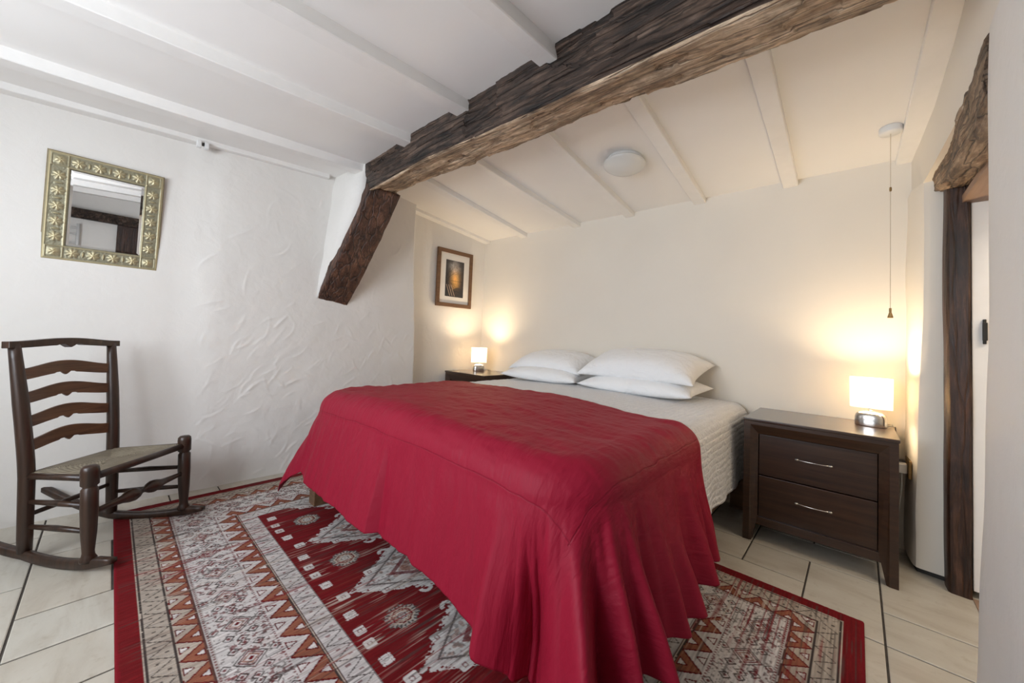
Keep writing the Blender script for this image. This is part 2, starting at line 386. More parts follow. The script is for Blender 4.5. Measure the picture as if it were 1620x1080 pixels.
for xa, xb in ((-.262, -.286), (-.785, -.842), (-1.345, -1.405), (-1.975, -1.945), (-2.535, -2.62)):
    joist(xa, xb, 1.45, 3.01, ceil_back(xa, 1.45)-.044, ceil_back(xb, 3.0)-.040, .082, .08)
joist(-3.20, -3.20, 1.45, 3.01, ceil_back(-3.2, 1.45)-.03, ceil_back(-3.2, 3)-.03, .13, .07)
joist(.30, .262, 1.45, 3.01, ceil_back(.25, 1.45)-.025, ceil_back(.25, 3)-.03, .105, .07)

# ------------------------------------------------------------------ timbers
def timber(name, sections, nper, mats, facemat, amp, freq, parent=None, seed=0, chips=None):
    """sections: list of 4-corner rings (front-bottom, back-bottom, back-top, front-top) along the length"""
    NL = len(sections); ring = []
    V = []; Fc = []; MI = []
    for s in sections:
        pts = []
        for k in range(4):
            a = Vector(s[k]); b = Vector(s[(k+1) % 4])
            for j in range(nper): pts.append((a.lerp(b, j/nper), k, j))
        cen = sum((Vector(p) for p in s), Vector())/4
        for p, k, j in pts:
            d = (p-cen).normalized(); q = Vector((p.x*freq[0]+seed, p.y*freq[1], p.z*freq[2]))
            off = noise.fractal(q, .7, 2.0, 6)*amp
            if j == 0: off -= amp*.9           # worn arris
            if chips: off += chips(p, k, j/nper)
            V.append(p + d*off)
    m = 4*nper
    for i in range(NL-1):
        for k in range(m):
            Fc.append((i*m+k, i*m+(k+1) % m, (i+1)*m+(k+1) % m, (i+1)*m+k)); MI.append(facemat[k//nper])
    Fc.append(tuple(range(m-1, -1, -1))); MI.append(facemat[0]); Fc.append(tuple((NL-1)*m+k for k in range(m))); MI.append(facemat[0])
    o = mesh(name, V, Fc, mats, parent, smooth=True); o.data.polygons.foreach_set('material_index', MI)
    bm = bmesh.new(); bm.from_mesh(o.data); bmesh.ops.recalc_face_normals(bm, faces=bm.faces); bm.to_mesh(o.data); bm.free(); o.data.update()
    return o
def beam():
    def it(x, T): return float(np.interp(x, [a for a, b in T], [b for a, b in T]))
    fb = [(-3.1, 2.13), (-2.6, 2.12), (-1.94, 2.14), (-1.24, 2.096), (-.61, 2.078), (-.165, 2.06), (.5, 2.03)]
    bb = [(-3.1, 2.21), (-2.6, 2.19), (-1.68, 2.150), (-.73, 2.129), (-.29, 2.096), (.5, 2.06)]
    S = []; x = -2.76
    while x < .31:
        S.append([(x, 1.245, it(x, fb)), (x, 1.50, it(x, bb)), (x, 1.52, 2.42), (x, 1.245, 2.42)]); x += .009
    def chips(p, k, t):
        v = noise.noise(Vector((p.x*3.1, p.z*9, 5)))
        r = -.014 if (k == 3 and v > .22) else 0      # split, flaked strips on the front face
        if k == 3 and t < .22: r -= .010*max(0, noise.noise(Vector((p.x*6, 1, 9))))
        if k == 0 and noise.noise(Vector((p.x*5, p.y*12, 2))) > .34: r -= .010
        return r
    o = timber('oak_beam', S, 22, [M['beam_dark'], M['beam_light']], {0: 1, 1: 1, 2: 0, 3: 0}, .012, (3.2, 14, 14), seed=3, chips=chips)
    tag(o, 'long rough-hewn dark oak ceiling beam running across the whole ceiling', 'beam')
beam()
def brace():
    S = []
    n = 60
    for i in range(n+1):
        t = i/n; bow = .035*math.sin(t*PI)
        x = -3.165+(.515)*t + bow*.2; z = 1.235+(.92)*t - bow*.6; y0 = 1.085+.165*t; wd = .235+.02*math.sin(t*2.6)
        nx, nz = -.86, .50; th = .125
        S.append([(x, y0, z+.045*(1-t)**3), (x, y0+wd, z), (x+nx*th, y0+wd, z+nz*th), (x+nx*th, y0, z+nz*th+.045*(1-t)**3)])
    o = timber('oak_brace', S, 10, [M['brace'], M['brace']], {0: 0, 1: 0, 2: 0, 3: 1}, .006, (8, 8, 3), seed=8)
    tag(o, 'short brown oak brace curving down from the beam end into the rough white wall', 'beam')
brace()
def lintel():
    S = []; n = 60
    for i in range(n+1):
        t = i/n; y = 2.765-1.17*t
        zt = 1.925+.02*min(1, t*2.6)**.7; zb = 1.872-.115*min(1, t*1.3)**.8
        xo = .264 + .010*math.sin(t*4)
        if t < .06: zt -= .05*(1-t/.06); xo += .02*(1-t/.06)
        S.append([(xo+.004, y, zb), (xo+.16, y, zb-.01), (xo+.16, y, zt+.01), (xo, y, zt+.01)])
    o = timber('oak_lintel', S, 9, [M['lintel'], M['post']], {0: 0, 1: 0, 2: 0, 3: 0}, .014, (12, 3.5, 12), seed=21)
    tag(o, 'gnarled light brown oak log lintel over the doorway at right', 'beam')
    o = box('lintel_board', .350, .60, 1.72, 2.72, 1.765, 1.80, M['plank'], bevel=.003)
    tag(o, 'smooth pinkish sawn board lining the underside of the doorway lintel', 'board')
lintel()
o = prism('timber_door_post', [(.300, 2.69), (.304, 2.632), (.312, 2.622), (.366, 2.616), (.374, 2.622), (.376, 2.715), (.302, 2.716)], 0, 1.855, M['post'], .006, .03, kind=None, seed=5)
tag(o, 'dark brown oak post standing upright in the doorway at right', 'post')
def white_door():
    r = empty('plank_door', (.38, 2.645, 0)); tag(r, 'white painted door standing open behind the dark oak doorway post', 'door')
    box('door_panel', .0, .70, 0, .035, .03, 1.86, M['joist'], r, .003)
    bm = bmesh.new(); add_box(bm, .030, .040, -.012, 0, 1.12, 1.23); add_box(bm, .028, .042, -.020, -.008, 1.135, 1.215)
    bm_obj('latch', bm, M['black'], r, bevel=.002)
white_door()
box('trim_doorstep', .376, .62, 2.0, 2.63, -.01, .004, M['plank']); bpy.data.objects['trim_doorstep']['kind'] = 'structure'; bpy.data.objects['trim_doorstep'].name = 'trim_30'

# ------------------------------------------------------------------ rug
def build_rug():
    x0, x1, y0, y1 = -3.015, .025, .063, 2.065; st = .0034
    xs = np.arange(x0, x1+st/2, st); ys = np.arange(y0, y1+st/2, st)
    X, Y = np.meshgrid(xs, ys, indexing='ij')
    red = np.array([.145, .007, .009]); dred = np.array([.13, .006, .010]); cream = np.array([.46, .39, .32]); white = np.array([.60, .565, .54]); dark = np.array([.05, .038, .034]); rust = np.array([.26, .095, .055]); grey = np.array([.34, .31, .28])
    dx = np.minimum(X-x0, x1-X); dy = np.minimum(Y-y0, y1-Y)
    d = np.minimum(dx, dy); s = np.where(dx < dy, Y-1.064, X+1.495)       # s runs along the border
    wob = .0025*fbm(X*40, Y*40, 2)
    d = d + wob; s = s + .003*fbm(X*30+5, Y*30, 2)
    col = np.empty(X.shape+(3,)); col[:] = red
    n1 = vn(X*300, Y*9); n2 = vn(X*120+7, Y*5); n3 = vn(X*22, Y*3+4); n4 = vn(X*330+3, Y*60)
    def paint(mask, c, a=1.0):
        if np.isscalar(a): a = np.full(X.shape, a)
        a = np.where(mask, a, 0)[..., None]; col[:] = col*(1-a)+np.array(c)*a
    fr = lambda v, p: v/p-np.floor(v/p)
    tri = lambda v, p: np.abs(fr(v, p)*2-1)
    # ---- border bands
    paint((d > .060) & (d < .064), cream); paint((d > .064) & (d < .069), dark); paint((d > .069) & (d < .132), cream*.85)
    def zig(a, b, p, c, t=.13, ph=0):
        v = (d-a)/(b-a); z_ = np.abs(v-tri(s+ph, p)); paint((v > 0) & (v < 1) & (z_ < t), c, .9)
    zig(.073, .130, .088, dark, .055); v = (d-.073)/.057; t_ = tri(s, .088); paint((np.abs(v-.30) < .09) & (t_ > .90), dark, .85); paint((np.abs(v-.72) < .09) & (t_ < .09), dark, .85)
    paint((v > 0) & (v < 1) & (np.abs(v-tri(s+.012, .088)) < .03), grey, .8)
    paint((d > .132) & (d < .137), dark)
    def rustband(a_, b_, p_, ph, base_):
        paint((d > a_) & (d < b_), base_); v = (d-a_)/(b_-a_); t_ = tri(s+ph, p_); inn = (v > 0) & (v < 1)
        paint(inn & (v > t_) & (v > .1), rust); paint(inn & (np.abs(v-t_) < .065), red*.8)
        for w1, m1 in ((v, t_), (1-v, 1-t_)):
            k = (w1-.50)/.42; paint((w1 > .55) & (w1 < .96) & (m1 < .34*k), red*.8); paint((w1 > .63) & (w1 < .92) & (m1 < .34*k-.09), white)
    rustband(.139, .205, .104, 0, cream*.9)
    paint((d > .203) & (d < .208), dark, .7); paint((d > .208) & (d < .385), white*.97); paint((d > .208) & (d < .222), grey, .6)
    # medallions in the white band
    p = .196; u = (fr(s+.02, p)-.5)*p; vv = d-.298; r1 = np.abs(u)+np.abs(vv)
    paint((np.abs(r1-.046) < .0035), dark, .85); paint(np.abs(r1-.034) < .0035, dred, .9); paint(r1 < .026, rust, .8); paint(r1 < .018, white); paint(r1 < .009, dred)
    for (ou, ov) in ((.062, .035), (-.062, .035), (.062, -.035), (-.062, -.035), (.086, 0), (-.086, 0), (0, .068), (0, -.068)):
        r2 = np.abs(np.abs(u)-abs(ou))*(1.0)+np.abs(vv-ov); paint(r2 < .019, dark, .8); paint(r2 < .013, white); paint(r2 < .007, dred, .9)
    q = fr(s*1.0, .013) > .5
    paint(q & (np.abs(np.abs(vv)-.082) < .003), dred, .8)
    sq = (vn(s*120, d*120) > .70) & (d > .222) & (d < .38) & (vn(s*14+3, d*9) > .42); paint(sq, dred, .75)
    sq = (vn(s*150+9, d*150) > .76) & (d > .222) & (d < .38); paint(sq, dark, .6)
    # second triangle band
    rustband(.386, .466, .118, .01, white*.92)
    paint((d > .466) & (d < .470), dark); paint((d > .474) & (d < .478), dark, .8); paint((d > .470) & (d < .474), cream)
    paint((d > .478) & (d < .552), white*.9); zig(.482, .548, .080, dark, .05)
    v = (d-.482)/.066; paint((np.abs(v-.32) < .10) & (tri(s, .080) > .90), dred, .7); paint((np.abs(v-.72) < .10) & (tri(s, .080) < .09), dred, .6)
    paint((d > .549) & (d < .553), dark, .7)
    # ---- field
    fm = d > .553
    fs = X+1.495; P = .50
    uu = (fr(fs+.25, P)-.5)*P                      # diamonds centred at fs = 0, .5 ...
    dd = np.abs(Y-1.064); dm = np.abs(uu)/.235+dd/.335
    edge = .03*np.where(fr(uu+.5, .034) > .5, 1, -1)
    paint(fm & (dm+edge < 1.0), white*.92); paint(fm & (dm+edge < .93) & (dm > .80), red*.9, .25)
    paint(fm & (np.abs(dm-.84) < .022), dark, .8); paint(fm & (dm < .80) & (vn(X*60, Y*60) > .62), rust, .55); paint(fm & (dm < .80) & (vn(X*90+4, Y*90) > .70), dark, .5)
    paint(fm & (np.abs(dm-.5) < .05), dred, .8); paint(fm & (dm < .42), rust, .6); paint(fm & (dm < .25), white)
    hk = (np.abs(dm-1.0) < .07) & (vn(X*110, Y*110) > .45); paint(fm & hk, white*.95)
    u2 = (fr(fs, P)-.5)*P; ve = np.abs(dy-.735)      # toothed rosettes between the diamonds
    ang = np.arctan2(dy-.735, u2); rr = np.hypot(u2, (dy-.735)*.95)*(1+.05*np.cos(ang*8))
    k = .060+.004*np.cos(ang*22)
    paint(fm & (rr < k) & (rr > .040), grey*.75+.1); paint(fm & (rr < k) & (rr > .044) & (np.cos(ang*22) > .1), dark, .9); paint(fm & (np.abs(rr-.040) < .004), cream); paint(fm & (rr < .037), red*.9)
    paint(fm & (rr < .031), cream); paint(fm & (rr < .029) & (rr > .024) & (np.cos(ang*10) > 0), rust); paint(fm & (rr < .020), white); paint(fm & (np.abs(rr-.015) < .0025), dark, .8); paint(fm & (rr < .007), grey)
    def motif(su, sy, h, kind):
        a = np.abs(uS-su); b = np.abs(dy-sy)
        if kind == 0: m_ = (np.maximum(a, b) < h) & (a+b < h*1.75); paint(fm & m_, white); paint(fm & (np.maximum(a, b) < h*.42), dred, .75); paint(fm & (a+b < h*.32), white)
        else: m_ = (np.minimum(a, b) < h*.42) & (np.maximum(a, b) < h) | (np.abs(a-h*.75)+np.abs(b-h*.75) < h*.35); paint(fm & m_, white); paint(fm & (a+b < h*.45), grey, .9); paint(fm & (a+b < h*.25), white)
    for off in (-1, 0, 1):
        uS = uu - off*P*0
        pass
    uS = (fr(fs+.5, P)-.5)*P
    uS = (fr(fs, P)-.5)*P
    for sgn in (1, -1):
        for su, sy, h, kd in ((.038, .592, .020, 0), (.134, .600, .021, 1), (.174, .768, .022, 0)): motif(sgn*su, sy, h, kd)
    uS = (fr(fs+.5*P, P)-.5)*P; motif(0, .622, .022, 0)
    for sgn in (1, -1):      # hooks
        a = u2-sgn*.075; b = dy-.888; r3 = np.hypot(a, b); paint(fm & (r3 < .030) & (r3 > .013) & ~((sgn*a > .002) & (b < .004)), white)
    # ---- wear: threads run along Y
    isred = (col[..., 0] > .2) & (col[..., 1] < .05)
    col *= (.78+.42*n1)[..., None]
    wearA = np.clip((n2-.62)*3.2, 0, 1)*np.clip((n3-.38)*2.6, 0, 1); wearA = np.where(d < .06, wearA*.4, wearA)
    paint(np.ones(X.shape, bool), rust*.7, wearA*.28); lt = np.clip((n1-.70)*6, 0, 1)*np.clip((vn(X*14+3, Y*3.2)-.42)*4, 0, 1); paint(d > .06, cream, lt*.8)
    dk = np.clip((vn(X*210+50, Y*7)-.70)*6, 0, 1); paint(np.ones(X.shape, bool), dark*1.2, dk*.65)
    rd = np.clip((vn(X*170+90, Y*4+6)-.66)*7, 0, 1)*np.clip((vn(X*8, Y*5+30)-.35)*3, 0, 1); paint(d > .06, dred*1.5, rd*.8)
    col *= (.86+.24*n4)[..., None]
    paint(d < .010, np.array([.17, .006, .012])); col[:] = np.clip(col, 0, 1)
    Z = .009+.0010*n4+.0006*n1
    e = (X <= x0+st*.5)|(X >= x1-st*.6)|(Y <= y0+st*.5)|(Y >= y1-st*.6); Z = np.where(e, .002, Z)
    t = NT('rug_pile'); at = t.n('ShaderNodeAttribute'); at.attribute_name = 'pattern'; t.base(at.outputs['Color']); t.set(Roughness=.95, Specular_IOR_Level=.15)
    v = t.coords(); t.bump(t.noise(v, 420, 2), .0012)
    o = grid_mesh('patterned_rug', np.stack([X, Y, Z], -1), t.m, smooth=False, col=col)
    tag(o, 'large worn red and cream oriental patterned rug lying under the bed', 'rug')
build_rug()

# ------------------------------------------------------------------ bed
XL, XR, YF, YH = -2.47, -.53, .87, 2.96; TOP = .675
def bed():
    r = empty('double_bed', ((XL+XR)/2, (YF+YH)/2, 0)); tag(r, 'low wooden double bed frame hidden under bedclothes, one square foot showing', 'bed')
    ox, oy = -(XL+XR)/2, -(YF+YH)/2
    def bx(name, *a, **k): return box(name, a[0]+ox, a[1]+ox, a[2]+oy, a[3]+oy, a[4], a[5], M['bed_wood'], r, .004)
    for x in (XL+.01, XR-.09):
        bx('leg', x, x+.085, YF+.01, YF+.10, .010, .20)
        bx('leg', x, x+.085, YH-.09, YH, 0, .20)
    bx('side_rail', XL+.03, XL+.06, YF+.09, YH-.05, .18, .28); bx('side_rail', XR-.06, XR-.03, YF+.09, YH-.05, .18, .28)
    bx('foot_rail', XL+.08, XR-.08, YF+.10, YF+.13, .19, .28)
    bx('slatted_base', XL+.07, XR-.07, YF+.08, YH-.06, .25, .28)
    bm = bmesh.new(); rc = .20; pl = []
    for cx_, cy_, a0 in ((XL+.03+rc, YF+.03+rc, PI), (XR-.03-rc, YF+.03+rc, 1.5*PI), (XR-.03-rc, YH-rc, 0), (XL+.03+rc, YH-rc, .5*PI)):
        for k in range(9): pl.append((cx_+rc*math.cos(a0+k*PI/16), cy_+rc*math.sin(a0+k*PI/16)))
    rings = []; mx, my = (XL+XR)/2, (YF+YH)/2
    for ins, z_ in ((.03, .282), (0, .31), (0, .57), (.012, .60), (.04, .625), (.10, .635)): rings.append([bm.verts.new((x-ins*math.copysign(1, x-mx), y-ins*math.copysign(1, y-my), z_)) for x, y in pl])
    for i in range(5):
        for k in range(36): bm.faces.new((rings[i][k], rings[i][(k+1) % 36], rings[i+1][(k+1) % 36], rings[i+1][k]))
    bm.faces.new(rings[0][::-1]); bm.faces.new(rings[-1]); m = bm_obj('mattress', bm, plain('mattress_ticking', (.75, .73, .70), .8), smooth=True)
    tag(m, 'thick mattress on the bed frame beneath the white coverlet', 'mattress')
bed()
rr_ = .10; RC = .22
def gauss(s, c, w_): return np.exp(-((s-c)/w_)**2)
def drape(A, B, lift, r, fold, zmin, flare, hemz=None, wr=0, seed=0):
    """cloth coords (A,B) in metres -> points on a rounded mattress with hanging sides"""
    xi0, xi1, yi = XL+RC, XR-RC, YF+RC; D0 = RC-rr_
    ax = np.clip(A, xi0, xi1); by = np.maximum(B, yi); dxx = A-ax; dyy = B-by; d = np.hypot(dxx, dyy); dn = np.where(d < 1e-6, 1, d); df = np.minimum(d, D0)
    nx, ny = dxx/dn, dyy/dn
    d_all = d; d = np.maximum(d-D0, 0); rt = r; q = rt*PI/2
    arc = d < q
    e = np.maximum(d-q, 0)
    th = np.arctan2(np.abs(nx), -np.minimum(ny, -1e-9)); th = np.where(dyy < 0, th, PI/2); th = np.where(d_all < 1e-6, 0, th)
    s_r = np.where(dyy < 0, np.where(dxx > 0, th*.5, A-xi1), .785+(B-yi))
    right = A > (xi0+xi1)/2
    s_l = np.where(dyy < 0, np.where(dxx < 0, th*.5, xi0-A), .785+(B-yi))
    s = np.where(right, s_r, -10+0*s_r)
    cornerness = np.where((dxx != 0) & (dyy < 0), np.sin(2*th), 0)
    out = np.where(arc, rt*np.sin(np.minimum(d/rt, PI/2)), rt); z = np.where(arc, -rt*(1-np.cos(np.minimum(d/rt, PI/2))), -rt)
    fl = flare(s_r, s_l, right, cornerness); sl = np.clip(fl, 0, .8)
    out = out + e*sl; z = z - e*np.sqrt(1-sl**2)
    fo = fold(s_r, s_l, right, d, e)
    out = out+fo
    crown = .022*np.clip(np.minimum((A-xi0)/.5, (xi1-A)/.5), 0, 1)
    Z = TOP+lift+z+crown
    nz = wr*(fbm(A*4+seed, B*11, 4)*1.0+.5*fbm(A*13+seed, B*30, 3))
    Z = Z+nz*np.exp(-e*6); out = out+np.where(arc, 0, 1)*wr*1.3*fbm(s_r*18+seed, e*2.0, 3)*smooth01(e/.08)
    low = zmin-Z; out = out+np.maximum(low, 0)*.55; Z = np.maximum(Z, zmin+.004*np.abs(fbm(A*20, B*20, 2)))
    Xp = ax+nx*(out+df); Yp = by+ny*(out+df)
    return np.stack([Xp, Yp, Z], -1)
def coverlet():
    a = np.arange(XL+rr_-.50, XR-rr_+.515, .0125); b = np.arange(YF+rr_-.14, 2.955, .0125)
    A, B = np.meshgrid(a, b, indexing='ij')
    fl = lambda sr, sl, right, c: .02+0*sr
    fo = lambda sr, sl, right, d, e: np.clip(e/.35, 0, 1)*np.where(right, .009*np.sin(sr*23)*np.clip((3.0-sr)/1, 0, 1), .005)
    hm = 1+.04*np.sin(B*6)
    P = drape(A, B, .012, .095, fo, .06, fl, wr=.010, seed=3)
    t = NT('seersucker_cotton'); uv = t.n('ShaderNodeTexCoord').outputs['UV']
    mp = t.n('ShaderNodeMapping'); mp.inputs['Scale'].default_value = (1, 1, 1); t.l(uv, mp.inputs[0])
    sep = t.n('ShaderNodeSeparateXYZ'); t.l(mp.outputs[0], sep.inputs[0])
    row = t.math('ABSOLUTE', t.math('SINE', t.math('MULTIPLY', sep.outputs['Y'], PI/.030)))    # rows of puckers
    m2 = t.n('ShaderNodeMapping'); m2.inputs['Scale'].default_value = (38, 85, 1); t.l(uv, m2.inputs[0]); m3 = t.n('ShaderNodeMapping'); m3.inputs['Scale'].default_value = (33, 125, 1); t.l(uv, m3.inputs[0])
    n1 = t.noise(m3.outputs[0], 1, 2, .5, .3)
    pk = t.math('MULTIPLY', t.ramp(n1, [(.40, (0, 0, 0)), (.60, (1, 1, 1))]), 1.0)
    rowm = t.math('ABSOLUTE', t.math('SINE', t.math('MULTIPLY', sep.outputs['X'], PI/.034)))
    h = t.math('MULTIPLY', pk, t.math('POWER', rowm, .7))
    t.base((.93, .93, .935)); t.set(Roughness=.85, Sheen_Weight=.2); t.bump(h, .0085, 1.0)
    o = grid_mesh('coverlet', P, t.m, uv=np.stack([A, B], -1)); solid(o, .006, -1)
    tag(o, 'white seersucker coverlet spread over the whole bed beneath the red throw', 'coverlet')
coverlet()
def throw():
    a = np.concatenate([np.arange(XL+rr_-.44, XR-rr_-.02, .012), np.arange(XR-rr_-.02, XR-rr_+.60, .0055)]); b = np.concatenate([np.arange(YF+rr_-.56, YF+rr_+.02, .0055), np.arange(YF+rr_+.02, 1.87, .009)])
    A, B = np.meshgrid(a, b, indexing='ij')
    # hem line: the foot hem rides up in the middle, the back edge wanders
    yi = YF+rr_; xi1 = XR-rr_; xi0 = XL+rr_
    u = np.clip((A-xi0)/(xi1-xi0), 0, 1)
    k = np.interp(u, [0, .14, .45, .7, .9, 1], [.90, 1.0, 1.03, 1.03, 1.10, 1.20]); B = np.where(B < yi, yi-(yi-B)*k, B)
    back = smooth01((B-1.2)/.66); B = B+back*(.02*np.sin(A*3.1+1)+.012*np.sin(A*9)) + back*.05*smooth01((.4-u)/.4) - back*.05*smooth01((u-.8)/.2)
    ridges = [(-.04, .045, .05), (.17, -.115, .10), (.38, .11, .04), (.30, .02, .03), (.50, -.04, .035), (.58, .055, .03), (.66, -.02, .03), (.74, .06, .035), (.84, -.03, .03), (.93, .045, .035), (1.06, .06, .045), (1.17, -.03, .03), (1.28, .05, .035), (1.38, .02, .02), (1.47, .045, .035), (1.60, .02, .05),
              (-.45, .008, .05), (-.80, .012, .03), (-1.02, -.008, .04), (-1.40, .018, .03), (-1.44, -.012, .02), (-1.55, .012, .05)]
    lr = [(-.06, .01, .05), (.15, -.03, .06), (.35, .04, .08), (.60, -.03, .05), (.74, .04, .05), (.95, .03, .05)]
    def fo(sr, sl, right, d, e):
        g = smooth01((d-.10)/.42)*np.clip(e/.36+.12, 0, 1.3)
        f = 0
        for c, am, w_ in ridges: f = f+am*gauss(sr, c, w_)
        f = f+.013*np.sin(sr*70+4*np.sin(sr*9))*smooth01((sr+.1)/.3)*(1-.5*np.clip(e/.4, 0, 1))
        gl = 0
        for c, am, w_ in lr: gl = gl+am*gauss(sl, c, w_)
        return g*np.where(right, f, gl)
    def fl(sr, sl, right, c):
        return np.where(right, .10+.13*smooth01((sr+.15)/.4)*(1-smooth01((sr-1.1)/.5))+.04*c, .24+.10*c)
    P = drape(A, B, .028, .115, fo, .020, fl, wr=.020, seed=9)
    t = NT('cotton_throw'); uv = t.n('ShaderNodeTexCoord').outputs['UV']
    def mp(sx, sy, rz=0):
        m_ = t.n('ShaderNodeMapping'); m_.inputs['Scale'].default_value = (sx, sy, 1); m_.inputs['Rotation'].default_value = (0, 0, rz); t.l(uv, m_.inputs[0]); return m_.outputs[0]
    sep = t.n('ShaderNodeSeparateXYZ'); t.l(uv, sep.inputs[0])
    n1 = t.noise(mp(7, 3, .5), 1, 5, .55, .8); n2 = t.noise(mp(30, 7, .1), 1, 3, .5, .4); n3 = t.noise(mp(700, 700), 1, 1)
    # stitched seam of the border panel, all round
    def seam(val, at):
        dd = t.math('ABSOLUTE', t.math('SUBTRACT', val, at)); return t.math('SUBTRACT', 1.0, t.math('MINIMUM', t.math('MULTIPLY', dd, 260), 1.0))
    sA = t.math('MULTIPLY', seam(sep.outputs['Y'], YF+rr_-.17), t.math('LESS_THAN', sep.outputs['X'], XR-rr_+.135))
    sB = t.math('MULTIPLY', seam(sep.outputs['X'], XR-rr_+.13), t.math('GREATER_THAN', sep.outputs['Y'], YF+rr_-.18))
    sC = seam(sep.outputs['X'], XL+rr_-.19)
    sm = t.math('MAXIMUM', t.math('MAXIMUM', sA, sB), sC)
    h = t.math('SUBTRACT', t.math('ADD', t.math('MULTIPLY', n1, 1.3), t.math('MULTIPLY', n2, .6)), t.math('MULTIPLY', sm, .12)); h = t.math('ADD', h, t.math('MULTIPLY', n3, .02))
    t.base(t.mix(t.math('MULTIPLY', sm, .3), (.265, .006, .025), (.09, .002, .009))); t.set(Roughness=.58, Specular_IOR_Level=.2, Sheen_Weight=.04, Sheen_Roughness=.35); t.b.inputs['Sheen Tint'].default_value = (1, .16, .06, 1)  # orange sheen tint stands in for warm lamp light on the cloth
    t.bump(h, .010, .8)
    o = grid_mesh('red_throw', P, t.m, uv=np.stack([A, B], -1)); solid(o, .005, 1)
    tag(o, 'crimson cotton throw draped over the foot of the bed to the rug', 'throw')
throw()

# ------------------------------------------------------------------ pillows
def pillow(name, cx, cy, cz, w_, d_, h_, rz=0, rx=0, ry=0, seed=0, label='', droop=0):
    n, m = 56, 44
    u = np.linspace(-1, 1, n); v = np.linspace(-1, 1, m); Uu, Vv = np.meshgrid(u, v, indexing='ij')
    pinch = 1-.10*(1-np.abs(Uu)**2.2)*np.abs(Vv)**3 ; pinch2 = 1-.08*(1-np.abs(Vv)**2.2)*np.abs(Uu)**3
    x = Uu*pinch2*w_/2; y = Vv*pinch*d_/2
    hh = ((1-np.abs(Uu)**2.6)*(1-np.abs(Vv)**2.6)); hh = np.clip(hh, 0, 1)**.5
    wr = 1+.10*fbm(Uu*3+seed, Vv*3, 3)+.25*fbm(Uu*5+seed, Vv*9, 3)*np.clip(np.abs(Uu)-.2, 0, 1)
    top = hh*h_*.62*wr; bot = -hh*h_*.38
    drp = -droop*np.abs(Uu)**4*1.0
    Pt = np.stack([x, y, top+drp], -1); Pb = np.stack([x, y, bot+drp], -1)
    V = np.concatenate([Pt.reshape(-1, 3), Pb.reshape(-1, 3)]); idx = np.arange(n*m).reshape(n, m); Fc = []
    for i in range(n-1):
        for j in range(m-1):
            Fc.append((idx[i,j], idx[i+1,j], idx[i+1,j+1], idx[i,j+1])); Fc.append((n*m+idx[i,j], n*m+idx[i,j+1], n*m+idx[i+1,j+1], n*m+idx[i+1,j]))
    o = mesh(name, V, [tuple(int(k) for k in f) for f in Fc], M['pillow'], smooth=True)
    bm = bmesh.new(); bm.from_mesh(o.data); bmesh.ops.remove_doubles(bm, verts=bm.verts, dist=1e-4); bmesh.ops.recalc_face_normals(bm, faces=bm.faces); bm.to_mesh(o.data); bm.free()
    o.data.polygons.foreach_set('use_smooth', [True]*len(o.data.polygons))
    o.location = (cx, cy, cz); o.rotation_euler = (rx, ry, rz); tag(o, label, 'pillow', 'pillows at the head of the bed'); return o
t = NT('pillow_cotton'); v = t.coords(); t.base((.90, .90, .90)); t.set(Roughness=.85, Sheen_Weight=.15); t.bump(t.noise(v, 9, 5, .6, .6), .024, .8); M['pillow'] = t.m
pillow('pillow', -2.02, 2.70, .752, .80, .46, .14, .02, .06, 0, 5, 'flat white pillow at the left of the bed, bottom of its pair')
pillow('pillow', -1.16, 2.68, .752, .84, .46, .14, -.02, .06, 0, 8, 'flat white pillow at the right of the bed, bottom of its pair')
pillow('pillow', -2.02, 2.76, .870, .78, .42, .15, .0, .22, 0, 12, 'plump white pillow at the left of the bed, top of its pair', .04)
pillow('pillow', -1.18, 2.71, .895, .88, .46, .19, -.02, .27, 0, 17, 'plump white pillow at the right of the bed, top of its pair', .03)

